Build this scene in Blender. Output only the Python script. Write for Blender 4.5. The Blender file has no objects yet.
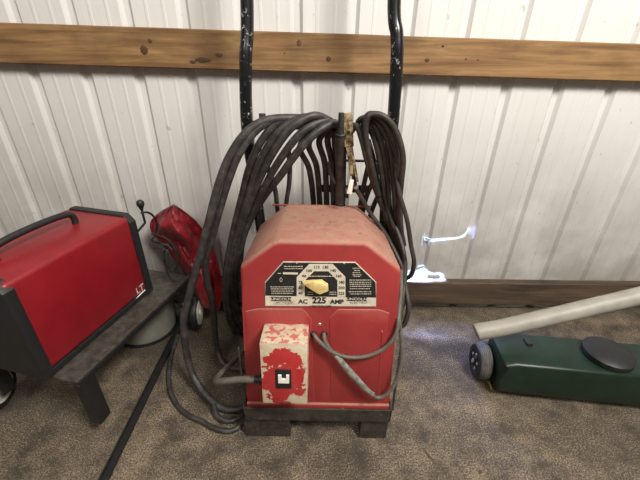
import bpy, bmesh, math, random
from mathutils import Vector, Matrix, noise
random.seed(4)
sc = bpy.context.scene
C = sc.collection
PI = math.pi
# ------------------------------------------------------------------ camera
F_PX = 347.0
PITCH, ROLL = math.radians(28.0), 0.018
cd = bpy.data.cameras.new('camera'); cam = bpy.data.objects.new('camera', cd); C.objects.link(cam)
cd.sensor_width = 36; cd.lens = F_PX/640*36; cd.clip_start = .02
RM = Matrix.Rotation(PI/2-PITCH, 3, 'X') @ Matrix.Rotation(ROLL, 3, 'Z')
cam.matrix_world = Matrix.Translation((0, 0, 1)) @ RM.to_4x4()
sc.camera = cam
CO = Vector((0, 0, 1))
def ray(px, py): return RM @ Vector(((px-320)/F_PX, (240-py)/F_PX, -1))
def at(px, py, Y):                       # point at distance Y towards the wall
    d = ray(px, py); return CO + d*(Y/d.y)
def ground(px, py, z=0.0):
    d = ray(px, py); return CO + d*((z-1)/d.z)
# ------------------------------------------------------------------ materials
class NT:
    def __init__(s, name):
        s.m = bpy.data.materials.new(name); s.m.use_nodes = True
        s.t = s.m.node_tree; s.n = s.t.nodes; s.b = s.n['Principled BSDF']
        s.co = s.n.new('ShaderNodeTexCoord')
    def link(s, a, b): s.t.links.new(a, b)
    def mapped(s, scale=(1, 1, 1), loc=(0, 0, 0), space='Object'):
        m = s.n.new('ShaderNodeMapping'); m.inputs['Scale'].default_value = scale; m.inputs['Location'].default_value = loc
        s.link(s.co.outputs[space], m.inputs['Vector']); return m.outputs[0]
    def noise(s, scale, detail=4, rough=.55, vec=None, dist=0):
        t = s.n.new('ShaderNodeTexNoise'); t.inputs['Scale'].default_value = scale; t.inputs['Detail'].default_value = detail
        t.inputs['Roughness'].default_value = rough; t.inputs['Distortion'].default_value = dist
        s.link(vec if vec else s.co.outputs['Object'], t.inputs['Vector']); return t.outputs['Fac']
    def ramp(s, fac, stops):
        r = s.n.new('ShaderNodeValToRGB'); e = r.color_ramp.elements
        while len(e) < len(stops): e.new(.5)
        for k, (p, c) in enumerate(stops): e[k].position = p; e[k].color = (*c, 1) if len(c) == 3 else c
        s.link(fac, r.inputs[0]); return r.outputs[0]
    def mask(s, fac, a, b):
        r = s.n.new('ShaderNodeMapRange'); r.inputs[1].default_value = a; r.inputs[2].default_value = b
        s.link(fac, r.inputs[0]); return r.outputs[0]
    def mix(s, f, a, b):
        m = s.n.new('ShaderNodeMix'); m.data_type = 'RGBA'
        for sock, v in ((m.inputs[0], f), (m.inputs[6], a), (m.inputs[7], b)):
            if isinstance(v, (int, float)): sock.default_value = v
            elif isinstance(v, tuple): sock.default_value = (*v, 1)
            else: s.link(v, sock)
        return m.outputs[2]
    def math(s, op, a, b=0.0):
        m = s.n.new('ShaderNodeMath'); m.operation = op
        for sock, v in ((m.inputs[0], a), (m.inputs[1], b)):
            if isinstance(v, (int, float)): sock.default_value = v
            else: s.link(v, sock)
        return m.outputs[0]
    def col(s, v):
        if isinstance(v, tuple): s.b.inputs['Base Color'].default_value = (*v, 1)
        else: s.link(v, s.b.inputs['Base Color'])
        return s
    def rough(s, v):
        if isinstance(v, (int, float)): s.b.inputs['Roughness'].default_value = v
        else: s.link(v, s.b.inputs['Roughness'])
        return s
    def metal(s, v): s.b.inputs['Metallic'].default_value = v; return s
    def bump(s, h, strength=.3, dist=.002):
        b = s.n.new('ShaderNodeBump'); b.inputs['Strength'].default_value = strength; b.inputs['Distance'].default_value = dist
        s.link(h, b.inputs['Height']); s.link(b.outputs[0], s.b.inputs['Normal']); return s
    def normal_z(s):
        g = s.n.new('ShaderNodeNewGeometry'); x = s.n.new('ShaderNodeSeparateXYZ'); s.link(g.outputs['Normal'], x.inputs[0]); return x.outputs[2]
    def sep(s):
        x = s.n.new('ShaderNodeSeparateXYZ'); s.link(s.co.outputs['Object'], x.inputs[0]); return x.outputs

def plain(name, c, rough=.6, metal=0, var=.25, scale=60):
    n = NT(name)
    a = tuple(v*(1-var) for v in c); b = tuple(min(1, v*(1+var)) for v in c)
    n.col(n.ramp(n.noise(scale), [(.3, a), (.7, b)])).rough(rough).metal(metal)
    return n.m
M = {}
def mat_wall():
    n = NT('white_painted_steel')
    big = n.noise(2.2, 5, .6)
    streak = n.noise(1, 5, .6, n.mapped((60, 60, 3)))
    fine = n.noise(90, 3)
    z = n.sep()[2]
    dirt = n.math('MULTIPLY', n.mask(z, .85, .10), n.mask(n.noise(5, 5, .65), .15, .6))
    c = n.mix(n.mask(big, .35, .75), (.73, .72, .70), (.69, .675, .65))
    c = n.mix(n.math('MULTIPLY', n.mask(streak, .55, .85), .22), c, (.52, .49, .43))
    c = n.mix(n.math('MULTIPLY', dirt, .9), c, (.30, .27, .235))
    spots = n.mask(n.noise(38, 2, .5, n.mapped((1, 1, .7), (3, 1, 2))), .70, .76)
    c = n.mix(n.math('MULTIPLY', spots, .5), c, (.3, .25, .2))
    n.col(c).rough(.5).bump(n.math('ADD', n.math('MULTIPLY', fine, .3), streak), .18, .002)
    return n.m
def mat_wood(name, a, b, dark, off=0):
    n = NT(name)
    g = n.noise(1, 6, .65, n.mapped((2.2, 30, 34), (off, 0, 0)), .9)
    g2 = n.noise(1, 3, .6, n.mapped((1.2, 8, 120), (off+2, 0, 0)), .3)
    big = n.noise(5, 4, .6, n.mapped((1, 1, 2.6), (off, 0, 3)))
    c = n.ramp(g, [(.28, dark), (.45, a), (.62, b), (.8, tuple(min(1, v*1.15) for v in b))])
    c = n.mix(n.math('MULTIPLY', n.mask(g2, .55, .75), .55), c, dark)
    c = n.mix(n.math('MULTIPLY', n.mask(big, .5, .72), .6), c, dark)
    n.col(c).rough(.7).bump(n.math('ADD', g, g2), .35, .0015)
    return n
def mat_floor():
    n = NT('rough_concrete')
    big = n.noise(2.4, 6, .62); med = n.noise(13, 6, .7); fine = n.noise(225, 4, .85); grit = n.noise(70, 3, .8)
    c = n.mix(n.mask(med, .38, .62), (.058, .044, .031), (.225, .172, .115))
    c = n.mix(n.math('MULTIPLY', n.mask(big, .42, .60), .7), c, (.044, .034, .026))
    X, Y, Z = n.sep()
    def stain_shade(px, py, rx, ry, k):            # ragged oil dirt, partly shade painted in around the cart
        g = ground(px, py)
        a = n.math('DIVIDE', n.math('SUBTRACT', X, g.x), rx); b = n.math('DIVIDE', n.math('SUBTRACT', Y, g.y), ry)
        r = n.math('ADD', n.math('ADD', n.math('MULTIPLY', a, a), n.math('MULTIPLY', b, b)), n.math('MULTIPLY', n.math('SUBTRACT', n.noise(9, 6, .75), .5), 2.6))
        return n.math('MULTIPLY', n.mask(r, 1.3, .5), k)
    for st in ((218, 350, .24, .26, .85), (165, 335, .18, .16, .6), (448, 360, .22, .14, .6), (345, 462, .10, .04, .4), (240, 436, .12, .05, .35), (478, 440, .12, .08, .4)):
        c = n.mix(stain_shade(*st), c, (.045, .034, .025))
    c = n.mix(n.math('MULTIPLY', n.math('MULTIPLY', n.mask(fine, .51, .60), n.mask(med, .30, .6)), .85), c, (.47, .37, .25))
    c = n.mix(n.math('MULTIPLY', n.mask(fine, .50, .41), .92), c, (.035, .027, .021))
    c = n.mix(n.mask(grit, .70, .76), c, (.05, .04, .034))
    n.col(c).rough(n.mask(med, -.6, 1.0)).bump(n.math('ADD', fine, n.math('MULTIPLY', med, 1.5)), .8, .004)
    return n.m
def mat_red():
    n = NT('worn_red_enamel')
    a = n.noise(6, 5, .6); f = n.noise(120, 4, .7); s = n.noise(26, 5, .7)
    c = n.mix(n.mask(a, .3, .7), (.275, .024, .026), (.36, .044, .042))
    up = n.mask(n.normal_z(), .22, .66)                    # dust lies on faces that look up
    dust = n.math('MULTIPLY', up, n.mask(n.math('ADD', n.math('MULTIPLY', s, .6), n.math('MULTIPLY', a, .4)), .16, .56))
    c = n.mix(n.math('MULTIPLY', dust, .86), c, (.39, .240, .170))
    c = n.mix(n.math('MULTIPLY', n.mask(f, .62, .8), .35), c, (.52, .27, .22))
    c = n.mix(n.math('MULTIPLY', n.mask(s, .56, .72), .6), c, (.20, .040, .034))
    c = n.mix(n.math('MULTIPLY', n.math('MULTIPLY', up, n.mask(n.noise(52, 5, .75), .56, .66)), .55), c, (.20, .10, .07))
    n.col(c).rough(n.mix(dust, (.42,)*3, (.85,)*3)).bump(f, .1, .001)
    return n.m
def mat_peel():
    n = NT('peeling_cream_paint')
    X, Y, Z = n.sep()
    # chipped red patch around the toggle: a blob in the box's own coordinates
    ex = n.math('DIVIDE', n.math('ADD', X, .002), .050); ez = n.math('DIVIDE', n.math('SUBTRACT', Z, .084), .084)
    r = n.math('ADD', n.math('MULTIPLY', ex, ex), n.math('MULTIPLY', ez, ez))
    w = n.math('ADD', r, n.math('MULTIPLY', n.math('SUBTRACT', n.noise(34, 4, .55), .5), 3.6))
    front = n.mask(w, 1.00, .96)
    topm = n.math('MULTIPLY', n.mask(n.normal_z(), .5, .8), n.mask(n.noise(48, 4, .6), .52, .55))
    frontonly = n.math('SUBTRACT', 1.0, n.mask(n.normal_z(), .4, .6))
    m = n.math('MAXIMUM', n.math('MULTIPLY', front, frontonly), topm)
    cream = n.mix(n.mask(n.noise(60, 5, .7), .35, .7), (.64, .53, .39), (.46, .36, .25))
    red = n.mix(n.mask(n.noise(20), .3, .7), (.38, .018, .020), (.46, .038, .036))
    red = n.mix(topm, red, (.50, .13, .11))
    n.col(n.mix(m, cream, red)).rough(.55).bump(m, .5, -.0012)
    return n.m
def mat_cord(name, c, d, lo=.45, hi=.75, rough=.52):
    n = NT(name)
    f = n.noise(38, 6, .7); g = n.noise(190, 3, .6)
    cc = n.mix(n.mask(f, lo, hi), c, d)
    cc = n.mix(n.math('MULTIPLY', n.mask(g, .62, .72), .5), cc, tuple(min(1, v*2.2) for v in d))
    n.col(cc).rough(rough).bump(g, .2, .001); return n.m
def mat_chip():
    n = NT('chipped_black_enamel')
    f = n.noise(75, 5, .7); g = n.noise(14, 3)
    m = n.math('MULTIPLY', n.mask(f, .60, .63), n.mask(g, .36, .55))
    n.col(n.mix(m, (.007, .007, .008), (.40, .40, .40))).rough(.24).bump(m, .3, -.0006); return n.m
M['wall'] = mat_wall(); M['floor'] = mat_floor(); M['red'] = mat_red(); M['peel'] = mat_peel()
M['cord'] = mat_cord('dusty_black_rubber', (.026, .0235, .0225), (.088, .080, .074))
M['lead'] = mat_cord('brownish_rubber', (.030, .025, .021), (.070, .058, .047))
M['greylead'] = mat_cord('greyed_rubber', (.075, .068, .056), (.155, .138, .112), .3, .7)
M['thincord'] = mat_cord('thin_black_rubber', (.012, .011, .011), (.03, .028, .026))
M['tape'] = mat_cord('worn_grey_tape', (.10, .094, .08), (.34, .32, .29), .35, .62, .4)
M['chip'] = mat_chip()
def mat_frame():
    n = NT('dirty_black_steel'); f = n.noise(30, 6, .7); g = n.noise(160, 3)
    c = n.mix(n.mask(f, .38, .72), (.018, .015, .013), (.075, .060, .046))
    c = n.mix(n.mask(g, .70, .73), c, (.5, .45, .38)); n.col(c).rough(.6); return n.m
M['frame'] = mat_frame()
M['black'] = plain('matt_black_plastic', (.014, .014, .015), .5)
M['blackplate'] = plain('black_plate_enamel', (.018, .017, .017), .42, var=.3)
M['cream'] = plain('cream_plate_print', (.62, .55, .44), .5, var=.14)
M['edge'] = plain('silver_plate_edge', (.60, .54, .45), .4, .3, .15)
M['knob'] = plain('yellowed_plastic', (.66, .50, .21), .42, var=.28, scale=45)
M['white'] = plain('white_plastic', (.8, .78, .72), .4, var=.08)
def mat_brass():
    n = NT('tarnished_brass'); f = n.noise(45, 4, .7)
    c = n.ramp(f, [(.36, (.035, .022, .014)), (.46, (.17, .11, .055)), (.60, (.50, .40, .24)), (.75, (.62, .54, .40))])
    n.col(c).rough(.45).metal(.35); return n.m
M['brass'] = mat_brass()
M['steel'] = plain('scuffed_steel', (.55, .53, .50), .35, .8, .2)
M['copperred'] = plain('rusty_red_steel', (.34, .09, .06), .6)
M['boxred'] = plain('clean_red_plastic', (.24, .008, .014), .4, var=.12, scale=20)
M['bin'] = plain('grey_green_plastic', (.25, .25, .21), .55, var=.25, scale=14)
M['shelf'] = mat_cord('scratched_dark_shelf', (.030, .026, .022), (.10, .09, .074), .4, .7, .5)
M['tyre'] = mat_cord('grey_tyre_rubber', (.075, .072, .066), (.14, .13, .118), .4, .7, .8)
M['green'] = plain('dark_green_enamel', (.006, .020, .011), .4, var=.3, scale=20)
M['greytube'] = plain('pale_grey_plastic', (.31, .29, .25), .5, var=.12, scale=25)
M['straw'] = plain('yellow_plastic_scrap', (.55, .36, .13), .5)
M['hub'] = plain('dirty_white_plastic', (.68, .65, .58), .5, var=.35, scale=70)
M['ceil'] = plain('grey_liner_panel', (.26, .25, .23), .6, var=.05)
M['knot'] = mat_cord('dark_pine_knot', (.05, .026, .013), (.11, .055, .025), .35, .65)
def mat_fabric():
    n = NT('red_nylon_fabric'); f = n.noise(14, 5, .6, None, 1.0)
    n.col(n.mix(n.mask(f, .35, .7), (.20, .006, .012), (.52, .020, .034))).rough(.34).bump(n.noise(13, 4, .55, None, 2.0), .8, .014)
    n.b.inputs['Sheen Weight'].default_value = .15; return n.m
M['fabric'] = mat_fabric()
wn = mat_wood('golden_pine', (.225, .118, .045), (.34, .195, .080), (.095, .048, .020)); M['pine'] = wn.m
M['oldwood'] = mat_wood('weathered_pine', (.070, .044, .027), (.125, .085, .054), (.028, .019, .013), 5).m
# ------------------------------------------------------------------ mesh helpers
def obj(name, bm, m, parent=None, smooth=False, angle=None):
    me = bpy.data.meshes.new(name)
    bmesh.ops.recalc_face_normals(bm, faces=bm.faces)
    bm.to_mesh(me); bm.free()
    if m: me.materials.append(M[m] if isinstance(m, str) else m)
    if smooth:
        for p in me.polygons: p.use_smooth = True
    o = bpy.data.objects.new(name, me); C.objects.link(o)
    if smooth and angle:
        try: me.set_sharp_from_angle(angle=math.radians(angle))
        except Exception: pass
    if parent: o.parent = parent
    return o
def tag(o, label, cat=None, group=None, kind=None):
    if label: o['label'] = label
    if cat: o['category'] = cat
    if group: o['group'] = group
    if kind: o['kind'] = kind
    return o
def empty(name, loc=(0, 0, 0), rot=(0, 0, 0)):
    o = bpy.data.objects.new(name, None); C.objects.link(o); o.location = loc; o.rotation_euler = rot; o.empty_display_size = .1
    return o
def box(bm, lo, hi, bev=0, seg=2, mtx=None):
    g = bmesh.ops.create_cube(bm, size=1)
    vs = g['verts']
    for v in vs:
        v.co = Vector([(lo[i]+hi[i])/2 + v.co[i]*(hi[i]-lo[i]) for i in range(3)])
    if bev:
        es = list({e for v in vs for e in v.link_edges})
        r = bmesh.ops.bevel(bm, geom=es, offset=bev, segments=seg, profile=.5, affect='EDGES')
        vs = list({v for f in r['faces'] for v in f.verts} | {v for v in vs if v.is_valid})
    if mtx:
        for v in vs: v.co = mtx @ v.co
    return vs
def prism(bm, pts, y0, y1, bev=0, seg=3, front_only=True):
    """pts = (x,z) outline, extruded from y0 (front) to y1 (back)"""
    a = [bm.verts.new((x, y0, z)) for x, z in pts]; b = [bm.verts.new((x, y1, z)) for x, z in pts]
    n = len(pts); bm.faces.new(a); bm.faces.new(b[::-1])
    sides = []
    for i in range(n):
        bm.faces.new((a[i], b[i], b[(i+1) % n], a[(i+1) % n]))
    if bev:
        es = [e for v in a for e in v.link_edges if e.other_vert(v) in a]
        if not front_only: es += [e for v in a for e in v.link_edges if e.other_vert(v) in b]
        bmesh.ops.bevel(bm, geom=list(set(es)), offset=bev, segments=seg, profile=.5, affect='EDGES')
def catmull(p, n=8, closed=False):
    out = []; L = len(p)
    rng = range(L if closed else L-1)
    for i in rng:
        if closed: a, b, c, d = p[i-1], p[i], p[(i+1) % L], p[(i+2) % L]
        else: a, b, c, d = p[max(i-1, 0)], p[i], p[i+1], p[min(i+2, L-1)]
        for k in range(n):
            t = k/n
            out.append(.5*((2*b)+(c-a)*t+(2*a-5*b+4*c-d)*t*t+(3*b-a-3*c+d)*t**3))
    if not closed: out.append(p[-1])
    return out
def tube(bm, pts, r, n=10, closed=False, sub=8, smooth=True):
    P = [Vector(p) for p in pts]
    if smooth: P = catmull(P, sub, closed)
    L = len(P); rings = []; up = None
    for i in range(L):
        if closed: t = P[(i+1) % L]-P[i-1]
        else: t = P[min(i+1, L-1)]-P[max(i-1, 0)]
        t.normalize()
        if up is None:
            up = t.orthogonal().normalized()
        up = (up - t*up.dot(t)).normalized(); s = t.cross(up)
        rr = r(i/(L-1)) if callable(r) else r
        rings.append([bm.verts.new(P[i]+(up*math.cos(2*PI*k/n)+s*math.sin(2*PI*k/n))*rr) for k in range(n)])
    if closed:      # find the twist-matching offset for the last join
        a, b = rings[-1], rings[0]
        off = min(range(n), key=lambda o: (a[0].co-b[o].co).length)
    for i in range(L if closed else L-1):
        a, b = rings[i], rings[(i+1) % L]; o = off if (closed and i == L-1) else 0
        for k in range(n): bm.faces.new((a[k], a[(k+1) % n], b[(k+1+o) % n], b[(k+o) % n]))
    if not closed:
        bm.faces.new(rings[0][::-1]); bm.faces.new(rings[-1])
def lathe(bm, prof, axis='X', n=32, c=(0, 0, 0)):
    """prof = (distance along axis, radius)"""
    c = Vector(c); rings = []
    for a, r in prof:
        ring = []
        for k in range(n):
            u, v = r*math.cos(2*PI*k/n), r*math.sin(2*PI*k/n)
            q = {'X': (a, u, v), 'Y': (u, a, v), 'Z': (u, v, a)}[axis]
            ring.append(bm.verts.new(c+Vector(q)))
        rings.append(ring)
    for i in range(len(rings)-1):
        for k in range(n): bm.faces.new((rings[i][k], rings[i][(k+1) % n], rings[i+1][(k+1) % n], rings[i+1][k]))
    bm.faces.new(rings[0]); bm.faces.new(rings[-1])
NB = bmesh.new
# ------------------------------------------------------------------ the room
WY = 1.262            # inner face of the steel siding
RX0, RX1, RY0, RZ = -2.6, 2.9, -3.6, 3.1
def inside(poly, x, z):
    c = False; j = len(poly)-1
    for i in range(len(poly)):
        (xi, zi), (xj, zj) = poly[i], poly[j]
        if (zi > z) != (zj > z) and x < (xj-xi)*(z-zi)/(zj-zi)+xi: c = not c
        j = i
    return c
def wpoly(pp): return [(q.x, q.z) for q in (at(x, y, WY) for x, y in pp)]
hole_slit = wpoly([(424.5, 241.5), (425, 237.5), (429, 239), (440, 238.3), (450, 237.6), (455, 237), (459, 236.5), (463, 234.6), (466, 232), (468, 228.5), (469.5, 229), (468.5, 233), (464.5, 237), (459, 238.6), (455, 239.4), (440, 240.8), (430, 242)])
hole_torn = wpoly([(403, 284.5), (403, 273), (409, 270), (414, 269.5), (419, 267), (424, 266), (426.5, 268), (428.5, 271), (433, 272.6), (440, 272), (443.5, 273.8), (444.6, 276.5), (441, 279.5), (438, 280.5), (440.5, 276.5), (438.5, 274.9), (431, 275.2), (428.2, 274.5), (427, 278), (427.5, 284.5)])
def build_wall():
    x0 = at(184.5, 60, WY).x; P = (at(457, 82, WY).x-at(299, 82, WY).x)/3
    prof = []
    k0 = int((RX0-x0)/P)-1
    for k in range(k0, int((RX1-x0)/P)+2):
        b = x0+k*P
        for dx, dy in ((-.004, 0), (.007, .012), (.025, .012), (.036, 0),
                       (.034+.040, 0), (.034+.043, -.0010), (.034+.049, -.0010), (.034+.052, 0),
                       (.034+.093, 0), (.034+.096, -.0010), (.034+.102, -.0010), (.034+.105, 0)):
            if RX0 <= b+dx <= RX1: prof.append((b+dx, dy))
    prof = [(RX0, 0)]+prof+[(RX1, 0)]
    def py_(x):
        for (a, ya), (b, yb) in zip(prof, prof[1:]):
            if a <= x <= b: return ya+(yb-ya)*(x-a)/max(b-a, 1e-9)
        return 0
    hx0 = min(p[0] for p in hole_slit+hole_torn)-.01; hx1 = max(p[0] for p in hole_slit+hole_torn)+.01
    hz0 = min(p[1] for p in hole_slit+hole_torn)-.01; hz1 = max(p[1] for p in hole_slit+hole_torn)+.01
    def grid(xs_, zs, test):
        bm = NB(); V = {}
        for i in range(len(xs_)-1):
            for j in range(len(zs)-1):
                if not test((xs_[i]+xs_[i+1])/2, (zs[j]+zs[j+1])/2): continue
                q = []
                for a, b in ((i, j), (i+1, j), (i+1, j+1), (i, j+1)):
                    if (a, b) not in V: V[a, b] = bm.verts.new((xs_[a], WY+py_(xs_[a]), zs[b]))
                    q.append(V[a, b])
                bm.faces.new(q)
        return bm
    step = .0016
    fx = [hx0+(hx1-hx0)*i/int((hx1-hx0)/step) for i in range(int((hx1-hx0)/step)+1)]
    fx = sorted(set([round(v, 5) for v in fx]+[round(a, 5) for a, _ in prof if hx0 < a < hx1]))
    fz = [hz0+(hz1-hz0)*i/int((hz1-hz0)/step) for i in range(int((hz1-hz0)/step)+1)]
    L = [a for a, _ in prof if a < fx[0]-1e-4]+[fx[0]]; R = [fx[-1]]+[a for a, _ in prof if a > fx[-1]+1e-4]
    xs_ = L+fx[1:-1]+R
    zs = [0, fz[0]]+fz[1:-1]+[fz[-1], RZ]
    ok = lambda x, z: not (inside(hole_slit, x, z) or inside(hole_torn, x, z))
    bm = NB(); 
    b1 = grid(xs_, zs, ok)
    o = obj('wall_back', b1, 'wall')
    tag(o, None, kind='structure')
build_wall()
def struct(name, lo, hi, m):
    bm = NB(); box(bm, lo, hi); return tag(obj(name, bm, m), None, kind='structure')
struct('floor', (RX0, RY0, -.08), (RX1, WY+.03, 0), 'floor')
struct('ceiling', (RX0, RY0, RZ), (RX1, WY+.03, RZ+.05), 'ceil')
struct('wall_left', (RX0-.05, RY0, 0), (RX0, WY+.03, RZ), 'ceil')
struct('wall_right', (RX1, RY0, 0), (RX1+.05, WY+.03, RZ), 'ceil')
struct('wall_front', (RX0, RY0-.05, 0), (RX1, RY0, RZ), 'ceil')
# curled steel around the tears, one strip above each: part of the siding
def torn_lip(pp, out, m='wall'):
    bm = NB()
    top = [at(x, y, WY-.001) for x, y in pp]
    A = [bm.verts.new(p) for p in top]
    B = [bm.verts.new(p+Vector((.001*math.sin(i*2.3), -out*(.6+.4*math.sin(i*1.7)), -.006-.003*math.sin(i*1.1)))) for i, p in enumerate(top)]
    for i in range(len(A)-1): bm.faces.new((A[i], A[i+1], B[i+1], B[i]))
    bmesh.ops.solidify(bm, geom=bm.faces[:], thickness=.0006)
    o = obj('torn_edge', bm, m, bpy.data.objects['wall_back'])
torn_lip([(425, 237.5), (429, 239), (440, 238.3), (450, 237.6), (455, 237)], .004)
torn_lip([(405, 272), (414, 269.5), (419, 267), (424, 266), (426.5, 268)], .005)
# ------------------------------------------------------------------ planks on the wall
def plank(name, px_l, px_r, ext, y_back, th, m, label, grp_x):
    """px_l/px_r = (x, ytop, ybot) at two columns"""
    a, b = [at(p[0], p[1], y_back-th) for p in (px_l, px_r)]
    c, d = [at(p[0], p[2], y_back-th) for p in (px_l, px_r)]
    def lerp(p, q, x): t = (x-p.x)/(q.x-p.x); return p.z+(q.z-p.z)*t
    bm = NB(); N = 60; rings = []
    for i in range(N+1):
        x = ext[0]+(ext[1]-ext[0])*i/N
        zt, zb = lerp(a, b, x), max(lerp(c, d, x), .0015)
        w = .0012*noise.noise(Vector((x*5, 1, 0))); w2 = .0012*noise.noise(Vector((x*5, 7, 0)))
        ch = .0035
        y0, y1 = y_back-th, y_back
        loop = [(y0, zb+ch), (y0+ch, zb), (y1, zb), (y1, zt+w), (y0+ch, zt+w), (y0, zt-ch+w)]
        rings.append([bm.verts.new((x, yy, zz)) for yy, zz in loop])
    for i in range(N):
        for k in range(6): bm.faces.new((rings[i][k], rings[i+1][k], rings[i+1][(k+1) % 6], rings[i][(k+1) % 6]))
    bm.faces.new(rings[0]); bm.faces.new(rings[-1])
    o = obj(name, bm, m); tag(o, label, 'wooden board'); return o
pl = plank('wooden_board', (140, 27, 67.5), (500, 39, 78), (RX0+.02, RX1-.02), WY-.0035, .034, 'pine',
      'golden pine board with dark knots running across the upper white wall behind the cart handle', 0)
plank('wooden_board', (140, 279, 301), (500, 283.5, 305), (RX0+.02, RX1-.02), WY-.0035, .032, 'oldwood',
      'dark weathered board along the foot of the white wall, on the concrete floor', 1)
def knots(pts):
    for px, py, rx, rz in pts:
        c = at(px, py, WY-.0377)
        bm = NB(); n = 22
        rim = [bm.verts.new((c.x+rx*math.cos(2*PI*k/n)*(1+.12*math.sin(k*2.1)), c.y-.0002, c.z+rz*math.sin(2*PI*k/n)*(1+.12*math.sin(k*1.3)))) for k in range(n)]
        mid = [bm.verts.new((c.x+.5*rx*math.cos(2*PI*k/n), c.y-.0008, c.z+.5*rz*math.sin(2*PI*k/n))) for k in range(n)]
        for k in range(n): bm.faces.new((rim[k], rim[(k+1) % n], mid[(k+1) % n], mid[k]))
        bm.faces.new(mid)
        obj('knot', bm, 'knot', pl)
knots([(299, 43, .007, .009), (328.5, 59, .008, .0075), (144, 50, .012, .013), (150, 41, .007, .006), (203, 60, .026, .008), (219, 55, .012, .006), (193, 62, .010, .005), (443, 46, .004, .004), (466, 59, .003, .003), (478, 60, .003, .0025), (427, 60, .008, .006), (284.5, 53, .003, .002)])
# ------------------------------------------------------------------ the arc welder
LEAN = math.radians(6)
WO = Vector((0, .640, .125))
wroot = empty('arc_welder', WO, (-LEAN, 0, 0))
WM = Matrix.Translation(WO) @ Matrix.Rotation(-LEAN, 4, 'X'); WI = WM.inverted()
wroot.matrix_world = WM
tag(wroot, 'red arc welder with a dial plate and a peeling switch box, standing on the cart', 'welder')
def FP(px, py, off=0.0):                 # pixel -> local (x, z) on the face plane, off = distance in front of the face
    o = WI @ CO; d = WI.to_3x3() @ ray(px, py)
    t = (-off-o.y)/d.y; p = o+d*t; return p.x, p.z
def fc(pts, off=0.0): return [FP(x, y, off) for x, y in pts]
# outline, made symmetric about the middle
L = fc([(248, 408.5), (247.2, 400), (243.3, 312), (240.9, 268), (275.5, 240.5)]); R = fc([(387.5, 409), (389.5, 400), (396.5, 312), (401.5, 271), (366, 241.5)])
cx = sum(l[0]+r[0] for l, r in zip(L, R))/10
sym = [((r[0]-l[0])/2, (r[1]+l[1])/2) for l, r in zip(L, R)]
sym[0] = (sym[0][0], 0.0)
DEP = .285
sym[2] = (sym[2][0]*1.012, sym[2][1]); sym[3] = (sym[3][0]*1.014, sym[3][1]); rb = sym[3]; rt = sym[4]
outl = [(cx-sym[0][0], 0), (cx-sym[1][0], sym[1][1]), (cx-sym[2][0], sym[2][1]), (cx-rb[0], rb[1]-.006), (cx-rb[0]+.004, rb[1]+.006),
        (cx-rt[0]-.010, rt[1]-.006), (cx-rt[0]+.004, rt[1]+.0005)]
outl = outl + [(2*cx-x, z) for x, z in outl[::-1]]
bm = NB(); prism(bm, outl, 0, DEP, .012, 4)
# raised lower panels either side of the middle channel
def raised(pts):
    p = fc(pts); prism(bm, p, -.0022, .004, .0020, 2)
raised([(250.5, 401), (246.5, 325), (245.5, 311), (258, 308.5), (303, 308.5), (311.5, 318), (314.5, 401)])
raised([(331, 401), (329.5, 318), (338, 309), (380, 309.5), (389.5, 313), (387, 340), (385.5, 401)])
# bottom flange
box(bm, (cx-sym[0][0]-.002, -.007, 0), (cx+sym[0][0]+.002, .004, .020), .003)
case = obj('case', bm, 'red', wroot, True, 35)
print('BODY', [(round(x, 3), round(z, 3)) for x, z in outl[:7]], 'cx', cx)
for px, py in ((276, 206), (364, 207)):
    o_ = WI @ CO; d_ = WI.to_3x3() @ ray(px, py); t_ = (rt[1]-o_.z)/d_.z; print('roof back depth', (o_+d_*t_))
# shallow crease on the right panel + screws
bm = NB(); a, b = FP(382, 330), FP(377.5, 398)
tube(bm, [(a[0], -.0022, a[1]), ((a[0]+b[0])/2+.001, -.0022, (a[1]+b[1])/2), (b[0], -.0022, b[1])], .0016, 8)
obj('pressed_ridge', bm, 'red', wroot, True)
for px, py, r, dz in ((319.7, 324.2, .0045, .0), (289.5, 406.5, .004, -.007), (342.5, 407, .004, -.007)):
    x, z = FP(px, py); bm = NB(); lathe(bm, [(dz+.001, r), (dz-.0015, r), (dz-.003, r*.6)], 'Y', 14, (x, 0, z))
    obj('screw', bm, 'steel', wroot, True, 40)
# lead grommets
for px in (313.5, 324):
    x, z = FP(px, 334); bm = NB(); lathe(bm, [(.001, .009), (-.0025, .009), (-.004, .0065), (-.001, .0055)], 'Y', 18, (x, 0, z))
    obj('grommet', bm, 'black', wroot, True, 40)
# rear rod seen just over the roof
bm = NB(); zt = rt[1]
tube(bm, [(cx-.150, DEP+.004, zt-.002), (cx+.150, DEP+.004, zt-.002)], .0028, 8, smooth=False)
obj('rear_rod', bm, 'copperred', wroot, True)
bm = NB(); prism(bm, [(cx+(x-cx)*.97, max(z, .01)*.985) for x, z in outl], DEP-.001, DEP+.006); obj('rear_panel', bm, 'red', wroot)
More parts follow.
